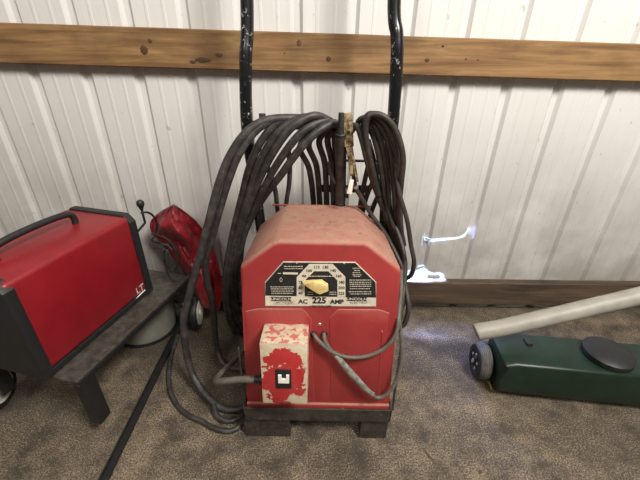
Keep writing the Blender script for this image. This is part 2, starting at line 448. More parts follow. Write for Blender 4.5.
# ---- dial plate
plate_px = [(265, 305.8), (264.8, 282), (283, 261.3), (355.5, 261.7), (376.2, 281.7), (376, 306.3)]
plate = fc(plate_px)
pc = (sum(p[0] for p in plate)/6, sum(p[1] for p in plate)/6)
bm = NB(); prism(bm, plate, -.0025, .002, .001, 1)
dp = obj('dial_plate', bm, 'edge', wroot)
def inset(pts, d):
    out = []
    n = len(pts); A = sum(pts[i][0]*pts[(i+1) % n][1]-pts[(i+1) % n][0]*pts[i][1] for i in range(n)); sg = 1 if A > 0 else -1
    for i in range(n):
        p0, p1, p2 = Vector(pts[i-1]), Vector(pts[i]), Vector(pts[(i+1) % n])
        e1, e2 = (p1-p0).normalized(), (p2-p1).normalized()
        n1, n2 = Vector((-e1.y, e1.x))*sg, Vector((-e2.y, e2.x))*sg
        b = (n1+n2).normalized(); out.append(tuple(p1+b*d/max(b.dot(n1), .3)))
    return out
bm = NB(); ins = inset(plate, .0022)
zband = FP(320, 296)[1]
blk = [(p[0], max(p[1], zband)) for p in ins]
prism(bm, blk, -.0031, -.0024); obj('black_field', bm, 'blackplate', dp)
bm = NB(); prism(bm, [ins[0], (ins[0][0], zband), (ins[5][0], zband), ins[5]], -.0031, -.0024)
# octagonal number ring
outer = fc([(296.8, 296), (296.8, 276.5), (309.3, 263.3), (332.6, 263.3), (345.3, 276.2), (345.4, 296)])
inner = fc([(304.8, 296), (304.8, 280), (314, 270.6), (328.3, 270.6), (337.3, 279.6), (337.4, 296)])
n6 = 6
for i in range(n6-1):
    q = [outer[i], outer[i+1], inner[i+1], inner[i]]
    prism(bm, q, -.0035, -.0026)
obj('cream_print', bm, 'cream', dp)
# ---- lettering
def text_into(bm, s, x, z, size, y, bold=0.0, ax=1.0, align='CENTER'):
    cu = bpy.data.curves.new('t', 'FONT'); cu.body = s; cu.size = size; cu.align_x = align; cu.align_y = 'CENTER'
    cu.offset = bold; cu.extrude = .00018; cu.resolution_u = 2
    o = bpy.data.objects.new('t', cu); C.objects.link(o)
    dg = bpy.context.evaluated_depsgraph_get(); me = o.evaluated_get(dg).to_mesh()
    vs = [bm.verts.new((x+v.co.x*ax, y-v.co.z, z+v.co.y)) for v in me.vertices]
    for p in me.polygons:
        try: bm.faces.new([vs[i] for i in p.vertices])
        except ValueError: pass
    o.evaluated_get(dg).to_mesh_clear(); bpy.data.objects.remove(o); bpy.data.curves.remove(cu)
def txt(bm, s, px, py, hpx, y=-.0033, bold=.0003, ax=1.0):
    x, z = FP(px, py); mpp = abs(FP(px, py-1)[1]-FP(px, py)[1])
    text_into(bm, s, x, z, hpx*mpp*1.18, y, bold, ax)
bk = NB(); cr = NB()
txt(bk, 'AC', 303, 301, 5.0, bold=.0006, ax=.98); txt(bk, '225', 319.2, 300.0, 7.0, bold=.0010, ax=.98); txt(bk, 'AMP', 336.8, 301.2, 4.8, bold=.0008, ax=1.02)
txt(bk, 'LINCWELDER', 320.5, 305.4, 2.2, bold=.0001, ax=1.2)
for s, px, py in (('40', 300.6, 292.6), ('60', 300.6, 287.2), ('75', 300.6, 281.8), ('90', 304.2, 275.6), ('100', 309, 270.2), ('115  130', 321, 266.6), ('145', 332.9, 270.0), ('160', 338.4, 275.4), ('180', 341.3, 281.7), ('200', 341.3, 287.2), ('225', 341.3, 292.8)):
    txt(bk, s, px, py, 3.3, y=-.0037, bold=.0003, ax=.95)
for (x0, x1) in ((271, 291.5), (346.3, 367)):      # black name boxes in the cream band
    a, b = FP(x0, 300.4), FP(x1, 296.4); box(bk, (a[0], -.0034, a[1]), (b[0], -.0030, b[1]))
txt(cr, 'LINCOLN', 281.2, 298.4, 3.1, y=-.0036, bold=.0001, ax=1.15); txt(cr, 'LINCOLN', 356.6, 298.4, 3.1, y=-.0036, bold=.0001, ax=1.15)
txt(bk, 'ARC WELDER', 284.5, 302.2, 1.9, bold=0, ax=1.15); txt(bk, 'ELECTRIC', 358.5, 302.2, 2.0, bold=0, ax=1.5)
def outline_rect(bm, x0, y0, x1, y1, t=.0003, y=-.0034):
    (a, b), (c, d) = FP(x0, y1), FP(x1, y0)
    for lo, hi in (((a, b), (c, b+t)), ((a, d-t), (c, d)), ((a, b), (a+t, d)), ((c-t, b), (c, d))):
        box(bm, (lo[0], y, lo[1]), (hi[0], -.003, hi[1]))
outline_rect(bk, 274.5, 300.7, 294.5, 303.6)
obj('black_lettering', bk, 'blackplate', dp)
def lines(bm, x0, x1, ys, seed):
    r = random.Random(seed)
    for y in ys:
        x = x0+r.random()*2
        while x < x1-1:
            w = .8+r.random()*2.4; a, b = FP(x, y+.27), FP(min(x+w, x1), y-.27)
            box(bm, (a[0], -.0035, a[1]), (b[0], -.0031, b[1])); x += w+.55
lines(cr, 284, 303, (265.8, 268), 1); lines(cr, 276, 282, (272.7,), 2); lines(cr, 270, 294, (286.2, 288.2, 290.4, 292.6), 3)
lines(cr, 352, 361, (267.6, 269.8, 272.0, 274.2, 275.8), 4); lines(cr, 348, 371, (279.4, 281.6, 283.6, 285.6, 288.0, 291, 293.2), 5); lines(cr, 307, 334, (275.6,), 6); lines(cr, 306.5, 313, (291.5, 293.6), 7); lines(cr, 329, 336, (291.5, 293.6), 8)
a, b = FP(283.2, 273.6), FP(298, 271.9); box(cr, (a[0], -.0035, a[1]), (b[0], -.0031, b[1]))
x, z = FP(281.2, 279)
for s in (-1, 1): tube(cr, [(x, -.0034, z+.006), (x+s*.003, -.0034, z), (x, -.0034, z-.006)], .0006, 6)
obj('cream_lettering', cr, 'cream', dp)
for px, py in ((267.5, 303.5), (373.5, 303.8), (297, 262.8), (344, 263)):
    bm = NB(); x, z = FP(px, py); lathe(bm, [(-.002, .0016), (-.0040, .0016), (-.0046, .0008)], 'Y', 10, (x, 0, z))
    obj('rivet', bm, 'steel', dp)
# ---- pointer knob
kp = [(302.8, 281.4), (313, 280.4), (322, 280.2), (328.2, 284.4), (328.4, 289.6), (320, 293.2), (316.5, 291.0), (303.2, 283.2)]
kn = fc(kp, .012); bm = NB(); prism(bm, kn, -.021, -.008, .0035, 2)
x, z = FP(321, 286.5, .003); lathe(bm, [(-.002, .013), (-.009, .012)], 'Y', 24, (x, 0, z))
kb = obj('pointer_knob', bm, 'knob', wroot, True, 40); kb['label'] = 'yellowed pointer knob'
# ---- switch box
zb_ = (FP(262.6, 323.4)[1]+FP(306.6, 323.4)[1])/2
lo_, hi_ = .01, .12
for _ in range(30):
    md = (lo_+hi_)/2
    if FP(284, 343.2, md)[1] > zb_: hi_ = md
    else: lo_ = md
BD = md; bl, br = FP(259.2, 343.2, BD)[0], FP(307.6, 343.2, BD)[0]; bz0 = FP(284, 403.6, BD)[1]
print('BOXDEPTH', BD, 'x', bl, br, 'z', bz0, zb_)
bxc = ((bl+br)/2, bz0)
bm = NB(); box(bm, (bl-bxc[0], -BD, 0), (br-bxc[0], .001, zb_-bz0), .0025, 2)
sb = obj('switch_box', bm, 'peel', wroot, True, 35); sb.location = (bxc[0], 0, bz0); sb['label'] = 'peeling cream and red switch box'
def bp(px, py, off=0): x, z = FP(px, py, BD+off); return x-bxc[0], z-bz0
bm = NB()
a, b = bp(259.6, 367.4), bp(307.2, 367.0); box(bm, (a[0]+.001, -BD-.0004, a[1]-.0004), (b[0]-.001, -BD+.001, a[1]+.0004)); obj('cover_seam', bm, 'copperred', sb)
a, b = bp(276, 387.6), bp(291.2, 369.5)
bm = NB(); box(bm, (a[0], -BD-.003, a[1]), (b[0], -BD+.002, b[1]), .0015); sw = obj('toggle_switch', bm, 'black', sb, True, 35)
bm = NB()
a, b = bp(278.2, 382.8, .004), bp(289.2, 378.6, .004); box(bm, (a[0], -BD-.0065, a[1]), (b[0], -BD-.002, b[1]), .0012)
for x0, x1 in ((278.2, 281.5), (286.2, 289.2)):
    a, b = bp(x0, 380, .004), bp(x1, 374.8, .004); box(bm, (a[0], -BD-.0065, a[1]), (b[0], -BD-.002, b[1]), .0008)
obj('white_lever', bm, 'white', sw)
bm = NB()
for px, py in ((261, 327.5),):
    pass
bm.free()
# cord gland on the left side of the box
gz = FP(259, 379.5, BD*.5)[1]-bz0
bm = NB(); lathe(bm, [(.0, .014), (-.012, .014), (-.014, .011), (-.026, .0095)], 'X', 20, (bl-bxc[0], -BD*.5, gz)); obj('cord_gland', bm, 'black', sb, True, 40)
gl = WM @ Vector((bl-.020, -BD*.5, bz0+gz))
# ------------------------------------------------------------------ the cart
Yf = .622
cart = empty('welder_cart', (0, .8, 0)); tag(cart, 'black steel cart with tall chipped tube handle carrying the red welder', 'cart')
def cobj(name, bm, m, smooth=False, ang=None, parent=cart):
    o = obj(name, bm, m, parent, smooth, ang)
    o.matrix_parent_inverse = Matrix.Translation((0, -.8, 0)); return o
xl, xr = at(242.5, 412, Yf).x, at(392, 412, Yf).x
zt_ = at(317, 409.5, Yf).z; zlo = at(317, 421, Yf).z
bm = NB()
box(bm, (xl, Yf, zlo), (xr, Yf+.005, zt_), .001)              # front angle
box(bm, (xl, .985, zlo), (xr, .990, zt_), .001)
box(bm, (xl, Yf, zlo), (xl+.005, .99, zt_), .001); box(bm, (xr-.005, Yf, zlo), (xr, .99, zt_), .001)
box(bm, (xl+.002, Yf+.003, zlo+.0), (xr-.002, .988, zlo+.006))
cobj('base_frame', bm, 'frame')
# the welder's feet rails: carry it on the tray
for sx in (-1, 1):
    bm = NB(); box(bm, (cx+sx*.13-.02, -.0, -.013), (cx+sx*.13+.02, DEP, .0)); obj('foot_rail', bm, 'frame', wroot)
def foot(p0, p1, y0, y1, m='frame'):
    a, b = at(p0, 421, y0), at(p1, 421, y0)
    bm = NB(); prism(bm, [(a.x+.003, 0), (a.x, .008), (a.x, zlo+.001), (b.x, zlo+.001), (b.x, .004), (b.x-.003, 0)], y0, y1, .001, 1)
    o = cobj('foot', bm, m, False)
foot(243.5, 290, Yf+.012, Yf+.055); foot(361, 388.5, Yf+.012, Yf+.055)
# side guards: upright flat bars beside the case
for px, yb in ((244.3, 322), (393.0, 330)):
    a = at(px, 408, Yf+.012); t = at(px, 326, Yf+.012)
    bm = NB(); tube(bm, [(a.x, Yf+.012, zt_-.01), (a.x, Yf+.022, .2), (a.x+(.0035 if px > 300 else -.0035), Yf+.04, .33)], .0032, 8)
    cobj('side_guard', bm, 'frame', True)
# handle posts
def post(pts, base):
    P = [at(x, y, Y) for x, y, Y in pts]
    return P
lp = [Vector((-.185, .995, .09)), Vector((-.183, .995, .35)), at(256, 190, .99), at(249.5, 150, .985), at(246.3, 115, .985), at(245.7, 60, 1.0), at(247.2, 15, 1.02)]
rp = [Vector((.215, .995, .09)), Vector((.213, .995, .35)), at(386, 190, .99), at(389.5, 150, .985), at(393.2, 120, .985), at(396.9, 60, 1.0), at(396.9, 35, 1.01), at(394.2, 0, 1.025)]
topL, topR = lp[-1], rp[-1]
bm = NB()
tube(bm, lp+[Vector((topL.x+.012, 1.06, 1.42)), Vector((topL.x+.05, 1.08, 1.475)), Vector((0.01, 1.085, 1.49)), Vector((topR.x-.05, 1.08, 1.475)), Vector((topR.x-.012, 1.06, 1.42))]+rp[::-1], .0165, 16, sub=10)
cobj('handle', bm, 'chip', True)
crossz = at(320, 126, .985).z
bm = NB(); tube(bm, [(at(248, 130, .985).x, .985, crossz), (at(392, 130, .985).x, .985, crossz)], .011, 12, smooth=False); cobj('crossbar', bm, 'chip', True, 40)
z2 = at(320, 196, .995).z
bm = NB(); box(bm, (at(316, 196, 1.01).x, 1.062, z2-.012), (at(372, 196, 1.01).x, 1.070, z2+.012), .001); box(bm, (at(345, 196, 1.01).x-.01, 1.0, z2-.008), (at(345, 196, 1.01).x+.01, 1.065, z2+.008), .001); cobj('crossbar', bm, 'chip')
z3 = at(365, 161, .985).z
bm = NB(); tube(bm, [(at(340, 161, .985).x, .985, z3), (at(392, 161, .985).x, .985, z3)], .004, 8, smooth=False); cobj('crossbar', bm, 'chip', True, 40)
for px in (262.5, 372):
    a = at(px, 115, .965); bm = NB()
    tube(bm, [(a.x, .985, crossz), (a.x, .970, crossz), (a.x, .962, crossz+.012), (a.x, .962, a.z+(.004 if px < 300 else -.01))], .009, 10)
    cobj('hook', bm, 'frame', True)
bm = NB(); p = at(343, 150, .985); box(bm, (p.x-.012, 1.0, z2), (p.x+.012, 1.008, crossz), .001); cobj('centre_bar', bm, 'chip')
# rear wheels
for sx in (-1, 1):
    wc = (.012+sx*.168, 1.045, .085)
    bm = NB(); lathe(bm, [(-.02, .05), (-.024, .06), (-.024, .074), (-.016, .084), (0, .086), (.016, .084), (.024, .074), (.024, .06), (.02, .05)], 'X', 36, wc)
    w = cobj('wheel', bm, 'tyre', True, 40)
    bm = NB(); lathe(bm, [(-.023, .012), (-.021, .052), (.021, .052), (.023, .012)], 'X', 24, wc); o = obj('wheel_hub', bm, 'frame', w, True, 40)
bm = NB(); tube(bm, [(-.20, 1.045, .085), (.22, 1.045, .085)], .007, 10, smooth=False); cobj('axle', bm, 'steel', True, 40)
for x in (-.12, .14):
    bm = NB(); box(bm, (x-.005, .984, .075), (x+.005, 1.055, .10), .001)
    cobj('axle_bracket', bm, 'frame')
# ------------------------------------------------------------------ heavy cord coil (left)
def PX(l): return [at(x, y, Y) for x, y, Y in l]
bm = NB(); rc = .0104
def QX(l): return [at(180+x/2.4, 100+y/2.4, Y) for x, y, Y in l]
# long drooping loop: over the bar, down the left side, to the floor, back under to the rear of the welder
tube(bm, QX([(370, 62, .97), (330, 50, .94), (270, 44, .92), (205, 50, .905), (158, 80, .89), (118, 138, .88), (92, 205, .87), (72, 280, .86), (52, 360, .845), (32, 430, .83), (18, 485, .82)])
      + PX([(183.5, 325, .81), (190, 368, .80)])
      + [ground(205, 394, .035), ground(222, 408, .014), ground(240, 409, .013), ground(252, 398, .013), ground(250, 372, .013), ground(256, 350, .013)], rc*1.08, 12)
tube(bm, QX([(372, 70, .975), (335, 56, .945), (280, 48, .925), (222, 50, .91), (180, 76, .895), (142, 130, .885), (118, 190, .88), (96, 262, .88), (78, 330, .88), (62, 390, .88), (66, 440, .89)])
      + PX([(213, 306, .91), (216.5, 345, .92)])
      + [ground(224, 364, .018), ground(241, 369, .014), ground(262, 362, .014)], rc*.96, 12)
strands = [  # left-hand side, then the far side rising behind the welder
 ([(330, 50, .935), (250, 46, .915), (198, 94, .91), (167, 160, .93), (150, 225, .95), (130, 305, .975), (114, 385, .99), (108, 465, 1.01), (118, 530, 1.04)], [(150, 580, 1.07), (230, 570, 1.09), (300, 480, 1.09), (320, 380, 1.08), (322, 300, 1.07), (320, 240, 1.05), (310, 165, 1.02), (288, 112, .99)]),
 ([(345, 46, .93), (290, 44, .91), (234, 80, .905), (190, 150, .92), (166, 222, .94), (142, 302, .965), (122, 380, .985), (116, 460, 1.0), (126, 525, 1.03)], [(160, 570, 1.06), (245, 560, 1.08), (312, 470, 1.08), (334, 370, 1.07), (337, 300, 1.06), (335, 240, 1.04), (328, 160, 1.01), (309, 105, .985)]),
 ([(362, 52, .935), (322, 38, .91), (270, 64, .895), (226, 122, .905), (190, 192, .93), (162, 262, .955), (137, 340, .98), (124, 420, .995), (128, 500, 1.02)], [(165, 560, 1.05), (255, 548, 1.07), (325, 460, 1.07), (350, 360, 1.06), (354, 300, 1.05), (352, 240, 1.03), (348, 155, 1.0), (334, 98, .98)]),
 ([(368, 62, .945), (345, 50, .92), (290, 80, .90), (242, 140, .905), (206, 202, .93), (176, 266, .965), (152, 332, .985), (134, 410, 1.0), (134, 490, 1.02)], [(172, 550, 1.04), (265, 536, 1.06), (340, 450, 1.06), (366, 350, 1.05), (370, 300, 1.04), (368, 240, 1.02), (364, 150, .99), (354, 96, .975)]),
 ([(378, 64, .955), (368, 56, .93), (330, 76, .905), (286, 120, .90), (242, 180, .92), (202, 232, .96), (168, 290, .985), (148, 350, 1.0), (142, 430, 1.01)], [(178, 520, 1.03), (275, 515, 1.045), (352, 440, 1.045), (380, 340, 1.04), (384, 290, 1.03), (382, 230, 1.01), (378, 150, .985), (371, 98, .965)]),
]
for a, b in strands: tube(bm, QX(a), rc, 12); tube(bm, QX(a[-1:]+b+[(x, y+12, d) for x, y, d in a[:1]]), rc*.86, 12)
# two stray inner turns seen in the gap
tube(bm, QX([(258, 110, .95), (263, 150, .96), (262, 200, .98), (255, 250, 1.0), (250, 330, 1.03), (230, 420, 1.05), (180, 470, 1.05)]), .0072, 10)
tube(bm, QX([(196, 120, .95), (212, 165, .96), (228, 215, .98), (233, 255, 1.0), (240, 330, 1.03), (225, 420, 1.05)]), .0072, 10)
tube(bm, [ground(178, 335, .010), ground(171, 358, .010), ground(169, 382, .010), ground(175, 402, .010), ground(188, 415, .010), ground(201, 421, .010), ground(214, 428, .012), ground(229, 431, .012), ground(240, 425, .012), ground(247, 408, .012), ground(247, 385, .012)], .0080, 10)  # floor loop; its left run stands in for a cast shadow
tube(bm, [ground(214, 404, .03), ground(217, 416, .020), ground(230, 421, .018), ground(243, 414, .018), ground(250, 400, .018)], .0075, 10)
tag(obj('power_cable', bm, 'cord', None, True), 'thick black cable coiled in big loops hanging left of the red welder', 'cable')
# short cord from the switch box
bm = NB()
tube(bm, [gl+Vector((.006, 0, 0)), gl+Vector((-.012, 0, 0)), at(240, 379.5, gl.y+.005), at(224, 381, gl.y+.012), at(216, 380.5, gl.y+.035), at(223, 371, gl.y+.09), at(233, 362, gl.y+.16), at(243, 351, gl.y+.22), at(252, 338, gl.y+.30)], lambda t: .0088 if t < .5 else .0075, 12)
o = obj('supply_cord', bm, 'greylead', None, True); o.parent = wroot; o.matrix_parent_inverse = WI
# ------------------------------------------------------------------ leads (right)
bm = NB(); rl = .0078
R_ = [
 [(352, 131, .95), (357, 126, .92), (362, 140, .90), (367, 160, .90), (373, 182, .92), (384, 212, .95), (398, 250, .99), (402, 290, 1.02)],
 [(366, 150, .97), (364, 125, .93), (369, 114.5, .90), (378, 117, .89), (389, 130, .89), (396, 150, .90), (399, 175, .92), (400, 210, .95), (402, 250, .98), (400, 300, 1.0)],
 [(379, 196, .93), (372, 168, .90), (366, 138, .89), (367, 119, .885), (374, 114, .885), (386, 118, .88), (397, 133, .88), (403, 158, .88), (401, 185, .90), (399, 215, .94), (404, 245, .97)],
 [(362, 132, .94), (371, 120, .91), (380, 125, .90), (389, 146, .91), (393, 172, .93), (395, 205, .95), (397, 240, .98), (398, 290, 1.0)],
 [(360, 130, .95), (369, 123, .92), (377, 130, .91), (383, 150, .92), (387, 178, .94), (390, 210, .96), (396, 242, .99), (396, 290, 1.01)],
 [(362, 135, .95), (370, 130, .925), (377, 148, .92), (382, 176, .93), (387, 208, .95), (399, 242, .96), (405, 262, .97), (404, 285, .98)],
 [(368, 140, .96), (373, 158, .94), (377, 180, .95), (384, 210, .97), (392, 240, 1.0), (394, 280, 1.02)],
 [(358, 122, .94), (364, 118, .92), (382, 118, .91), (393, 138, .92), (397, 165, .94), (396, 200, .97), (394, 240, 1.0)],
]
for s in R_: tube(bm, PX(s), rl, 10)
# far side of the coil: runs down-left behind
for s in [[(384, 150, .99), (376, 175, 1.0), (367, 195, 1.01), (362, 215, 1.02)], [(388, 160, 1.0), (380, 190, 1.01), (372, 210, 1.02), (366, 230, 1.03)], [(372, 152, 1.0), (366, 175, 1.01), (361, 200, 1.02), (358, 225, 1.03)]]:
    tube(bm, PX(s), rl, 10)
# stray loop hanging right
tube(bm, PX([(395, 150, .92), (397, 180, .90), (400, 196, .89), (407, 220, .88), (411, 245, .87), (414, 262, .86), (411, 275, .87), (403, 280, .89), (394, 284, .92)]), .0066, 10)
# turn that drops beside the case, hooks under, joins the front leads
tube(bm, PX([(395, 225, .96), (402, 245, .92), (405, 262, .88), (404.5, 280, .82), (407, 296, .78), (408.5, 310, .76), (405, 323, .75), (400.5, 325, .75), (399, 316, .76)]), .0068, 10)
tag(obj('welding_cable', bm, 'lead', None, True), 'thin brownish black cable coil hanging to the right of the brass clamp', 'cable')
# thin lead running from the clamp down the roof's right shoulder
bm = NB()
tube(bm, PX([(353, 160, .925), (355, 185, .925), (361, 197, .93), (371, 214, .93), (384, 232, .92), (394, 250, .90), (402, 268, .86), (404, 284, .80), (402, 300, .76)])
     +PX([(400, 318, .70), (398.5, 330, .66)]), .0062, 10)
o = obj('clamp_lead', bm, 'lead', None, True); gclamp_lead = o
# front leads from the two grommets
def fw(px, py, off): x, z = FP(px, py, off); return WM @ Vector((x, -off, z))
bm = NB()
tube(bm, [fw(313.5, 334, -.01), fw(314, 334.6, .008), fw(319, 341, .018), fw(329, 350, .022), fw(345, 356.6, .022), fw(362, 357, .022), fw(378, 352, .022), fw(390, 343, .020), fw(396.5, 332, .012), fw(398.5, 318, .0), fw(399.5, 305, -.03), fw(401, 290, -.08), fw(401, 270, -.14)], .0050, 10, sub=8)
tube(bm, [fw(324, 334, -.01), fw(324, 335, .008), fw(326, 343, .016), fw(334, 354, .020), fw(346, 368, .024), fw(360, 383, .026), fw(372, 394.5, .026), fw(380, 397.5, .026), fw(390, 391, .026), fw(398, 376, .022), fw(401.5, 357, .016), fw(401.5, 338, .008), fw(399, 322, -.01), fw(399, 305, -.05), fw(400, 290, -.10)], .0052, 10, sub=8)
o = obj('output_lead', bm, 'greylead', None, True); o.parent = wroot; o.matrix_parent_inverse = WI
bm = NB()
tube(bm, [fw(336, 355, .0215), fw(346, 367.5, .025), (fw(356, 378.5, .027)), fw(366, 389, .027), fw(373, 394.5, .027)], lambda t: .0068+.0022*math.sin(PI*min(t*1.15, 1)), 12)
t2 = obj('tape_wrap', bm, 'tape', o, True)
t2['label'] = 'shiny grey tape wrap'
# ------------------------------------------------------------------ electrode holder and ground clamp
ea, eb, ec = at(341, 133, .905), at(340.5, 208, .992), at(341.3, 115, .895)
eh = empty('electrode_holder', eb); tag(eh, 'black ribbed electrode holder hanging upright beside the brass clamp', 'electrode holder')
def child(o, par): o.parent = par; o.matrix_parent_inverse = Matrix.Translation(-par.location); return o
bm = NB()
P = [ea, ea.lerp(eb, .05), ea.lerp(eb, .5), eb]
tube(bm, [ea, ea.lerp(eb, .04), ea.lerp(eb, .3), ea.lerp(eb, .6), eb+Vector((0, 0, -.02))], lambda t: .0155+.0006*math.sin(t*160) if t > .03 else .013, 18, sub=12)
child(obj('grip', bm, 'cord', None, True), eh)
bm = NB(); tube(bm, [ea+Vector((0, 0, -.01)), ea.lerp(ec, .5), ec, ec+Vector((0, 0, .006))], lambda t: .0085-.002*t, 14); child(obj('holder_jaw', bm, 'cord', None, True), eh)
bm = NB(); q = ea.lerp(eb, .62)
tube(bm, [q+Vector((-.014, -.004, 0)), q+Vector((-.030, -.006, .03)), q+Vector((-.034, -.004, .062))], .0062, 10); child(obj('squeeze_lever', bm, 'cord', None, True), eh)
# clamp
ca, cb = at(348, 114, .905), at(351, 175, .90)
gc = empty('ground_clamp', cb); tag(gc, 'tarnished brass ground clamp with a round hole, hanging between the two cable coils', 'clamp')
bm = NB()
def bar(px0, py0, px1, py1, w0, w1, Y, th, m, name, par, bev=.001):
    a, b = at(px0, py0, Y), at(px1, py1, Y)
    bm = NB(); d = (b-a); s = Vector((d.z, 0, -d.x)).normalized()
    vs = [a+s*w0, b+s*w1, b-s*w1, a-s*w0]
    prism(bm, [(v.x, v.z) for v in vs], Y, Y+th, bev, 2)
    return child(obj(name, bm, m, None, True, 30), par)
bar(347.6, 113.5, 349.3, 147, .0118, .0118, .898, .010, 'brass', 'clamp_arm', gc, .002)
bar(348.6, 146, 352, 176, .0075, .0042, .900, .009, 'brass', 'clamp_jaw', gc, .002)
bar(351, 146, 357.5, 182, .0042, .0036, .912, .007, 'brass', 'clamp_arm', gc, .001)
bar(351.8, 180, 349.3, 194, .0055, .0070, .899, .004, 'white', 'tag', gc)
bm = NB(); c = at(348.4, 132.6, .898); lathe(bm, [(.0, .0046), (-.0012, .0046), (-.0012, .0036)], 'Y', 18, (c.x, .899, c.z)); child(obj('pivot_hole', bm, 'black', None, True, 40), gc)
bm = NB(); c = at(355.8, 187, .925); lathe(bm, [(-.004, .0075), (.004, .0075)], 'Z', 14, tuple(c)); child(obj('lead_collar', bm, 'steel', None, True, 40), gc)
child(gclamp_lead, gc)
# ------------------------------------------------------------------ left: small red welder on a shelf cart, bucket, cloth
zs = .262
e1 = ground(190, 275.5, zs); e2 = ground(141, 321.5, zs)
dirv = (e1-e2).normalized(); ang = math.atan2(-dirv.x, dirv.y)
sc_root = empty('shelf_cart', (e1.x, e1.y, 0), (0, 0, ang))     # local: +y away, x<0 = cart's width
tag(sc_root, 'low dark steel shelf cart at the left, carrying the small red machine', 'cart')
bm = NB(); box(bm, (-.40, -.50, zs-.014), (0, 0, zs-.004), .002)
box(bm, (-.012, -.50, zs-.020), (0, 0, zs), .002); box(bm, (-.40, -.50, zs-.028), (-.388, 0, zs), .002)
obj('shelf', bm, 'shelf', sc_root)
bm = NB(); box(bm, (-.003, -.498, zs-.022), (.0012, -.002, zs-.007), .001); obj('edge_trim', bm, 'black', sc_root)
for (x, y) in ((-.035, -.05), (-.385, -.05), (-.385, -.49), (-.035, -.49)):
    bm = NB(); box(bm, (x, y, .075), (x+.035, y+.04, zs-.010), .002); lg = obj('leg', bm, 'black', sc_root)
    if (x, y) == (-.035, -.05):
        for z, dx in ((.215, .008), (.165, .022), (.135, .01)):
            bm = NB(); lathe(bm, [(0, .005), (-.004, .005), (-.006, .003)], 'Y', 12, (x+dx, y, z))
            obj('bolt', bm, 'steel', lg, True, 40)
cw = ground(199.5, 325.5)                                           # front right wheel
def to_local(root, p):
    m = Matrix.Translation(root.location) @ root.rotation_euler.to_matrix().to_4x4(); return m.inverted() @ Vector(p)
wl = to_local(sc_root, (cw.x, cw.y, .072))
for (x, y) in ((wl.x, wl.y), (-.41, wl.y), (-.41, -.47)):
    bm = NB(); lathe(bm, [(-.010, .04), (-.012, .055), (-.010, .068), (0, .071), (.010, .068), (.012, .055), (.010, .04)], 'X', 32)
    w = obj('wheel', bm, 'black', sc_root, True, 40); w.location = (x, y, .072); w.rotation_euler = (0, 0, -ang+math.radians(6))
    bm = NB(); lathe(bm, [(-.010, .048), (.010, .053), (.0135, .050), (.0125, .012), (.017, .011), (.017, .001)], 'X', 28); h = obj('wheel_hub', bm, 'hub', w, True, 40)
bm = NB(); tube(bm, [(wl.x, wl.y, .072), (-.42, wl.y, .072)], .006, 10, smooth=False)
for xx in (-.03, -.37): tube(bm, [(xx, wl.y, .072), (xx, -.03, .10)], .007, 8, smooth=False)
obj('axle', bm, 'steel', sc_root, True, 40)
# the little red machine
q1 = ground(153, 289.5, zs); ql = to_local(sc_root, q1); H = at(148, 215, q1.y).z-zs
rw = empty('portable_welder', q1, (0, 0, ang)); tag(rw, 'small red machine with black end trim and a white logo, on the low shelf cart', 'welder')
D2, W2 = .40, .24
bm = NB(); box(bm, (-W2, -D2, .012), (-.004, -.016, H), .014, 3); obj('housing', bm, 'boxred', rw, True, 35)
for y0, y1 in ((-.024, .0), (-D2-.006, -D2+.02)):
    bm = NB()
    pr = [(-W2-.004, .0), (-W2-.004, H-.02), (-W2+.016, H+.004), (-.020, H+.004), (.001, H-.018), (.001, .0)]
    prism(bm, pr, y0, y1, .003, 2)
    obj('end_trim', bm, 'black', rw, True, 35)
bm = NB(); box(bm, (-W2, -D2+.01, .0), (-.001, -.01, .016), .002); obj('base_plate', bm, 'black', rw)
bm = NB(); tube(bm, [(-W2/2, -D2+.08, H-.01), (-W2/2, -D2+.09, H+.035), (-W2/2, -.12, H+.035), (-W2/2, -.10, H-.01)], .009, 12); obj('carry_handle', bm, 'black', rw, True)
# white logo letters on the right side, read along +y
bm = NB(); lb = NB()
text_into(lb, 'LT', 0, 0, .032, 0, .0013, 1.0, 'RIGHT')
for v in lb.verts: v.co = Vector((-.0030-(-v.co.y), v.co.x, v.co.z)) if False else Vector((-.0035, v.co.x-.032, v.co.z+.036))
bm.free(); obj('logo', lb, 'white', rw)
lb = NB(); tube(lb, [(-.0035, -.085, .012), (-.0032, -.06, .017), (-.0035, -.03, .019)], .0018, 6); obj('logo_underline', lb, 'white', rw)
# small black knob and thin looping cords behind it
bm = NB()
tube(bm, PX([(141, 213, 1.03), (148, 212.5, 1.05), (154, 217, 1.07), (157, 226, 1.09), (155, 234, 1.09), (152, 240, 1.06)]), .0036, 8)
tube(bm, PX([(152, 234, 1.04), (160, 236, 1.06), (169, 241, 1.07), (176, 251, 1.07), (178, 262, 1.07), (174, 270, 1.065), (167, 266, 1.06), (164, 256, 1.06), (166, 246, 1.07), (172, 244, 1.09), (178, 252, 1.10)]), .0036, 8)
tube(bm, PX([(153, 241.5, 1.03), (160, 243, 1.05), (168, 246, 1.06), (172, 250, 1.06)]), .0036, 8)
tube(bm, PX([(153, 247.5, 1.03), (162, 249, 1.05), (168, 252, 1.05), (166, 262, 1.04), (168, 274, 1.04), (175, 281, 1.04), (180, 276, 1.06), (177, 266, 1.07)]), .0032, 8)
tag(obj('thin_cord', bm, 'thincord', None, True), 'thin black cord looping between the small red machine and the red cloth', 'cord')
bm = NB(); k_ = at(140.5, 204.5, 1.1); lathe(bm, [(-.02, .005), (-.008, .009), (0, .013), (.010, .012), (.016, .006)], 'Z', 20, (k_.x, k_.y, k_.z))
lathe(bm, [(-.07, .004), (-.02, .004)], 'Z', 12, (k_.x, k_.y, k_.z))
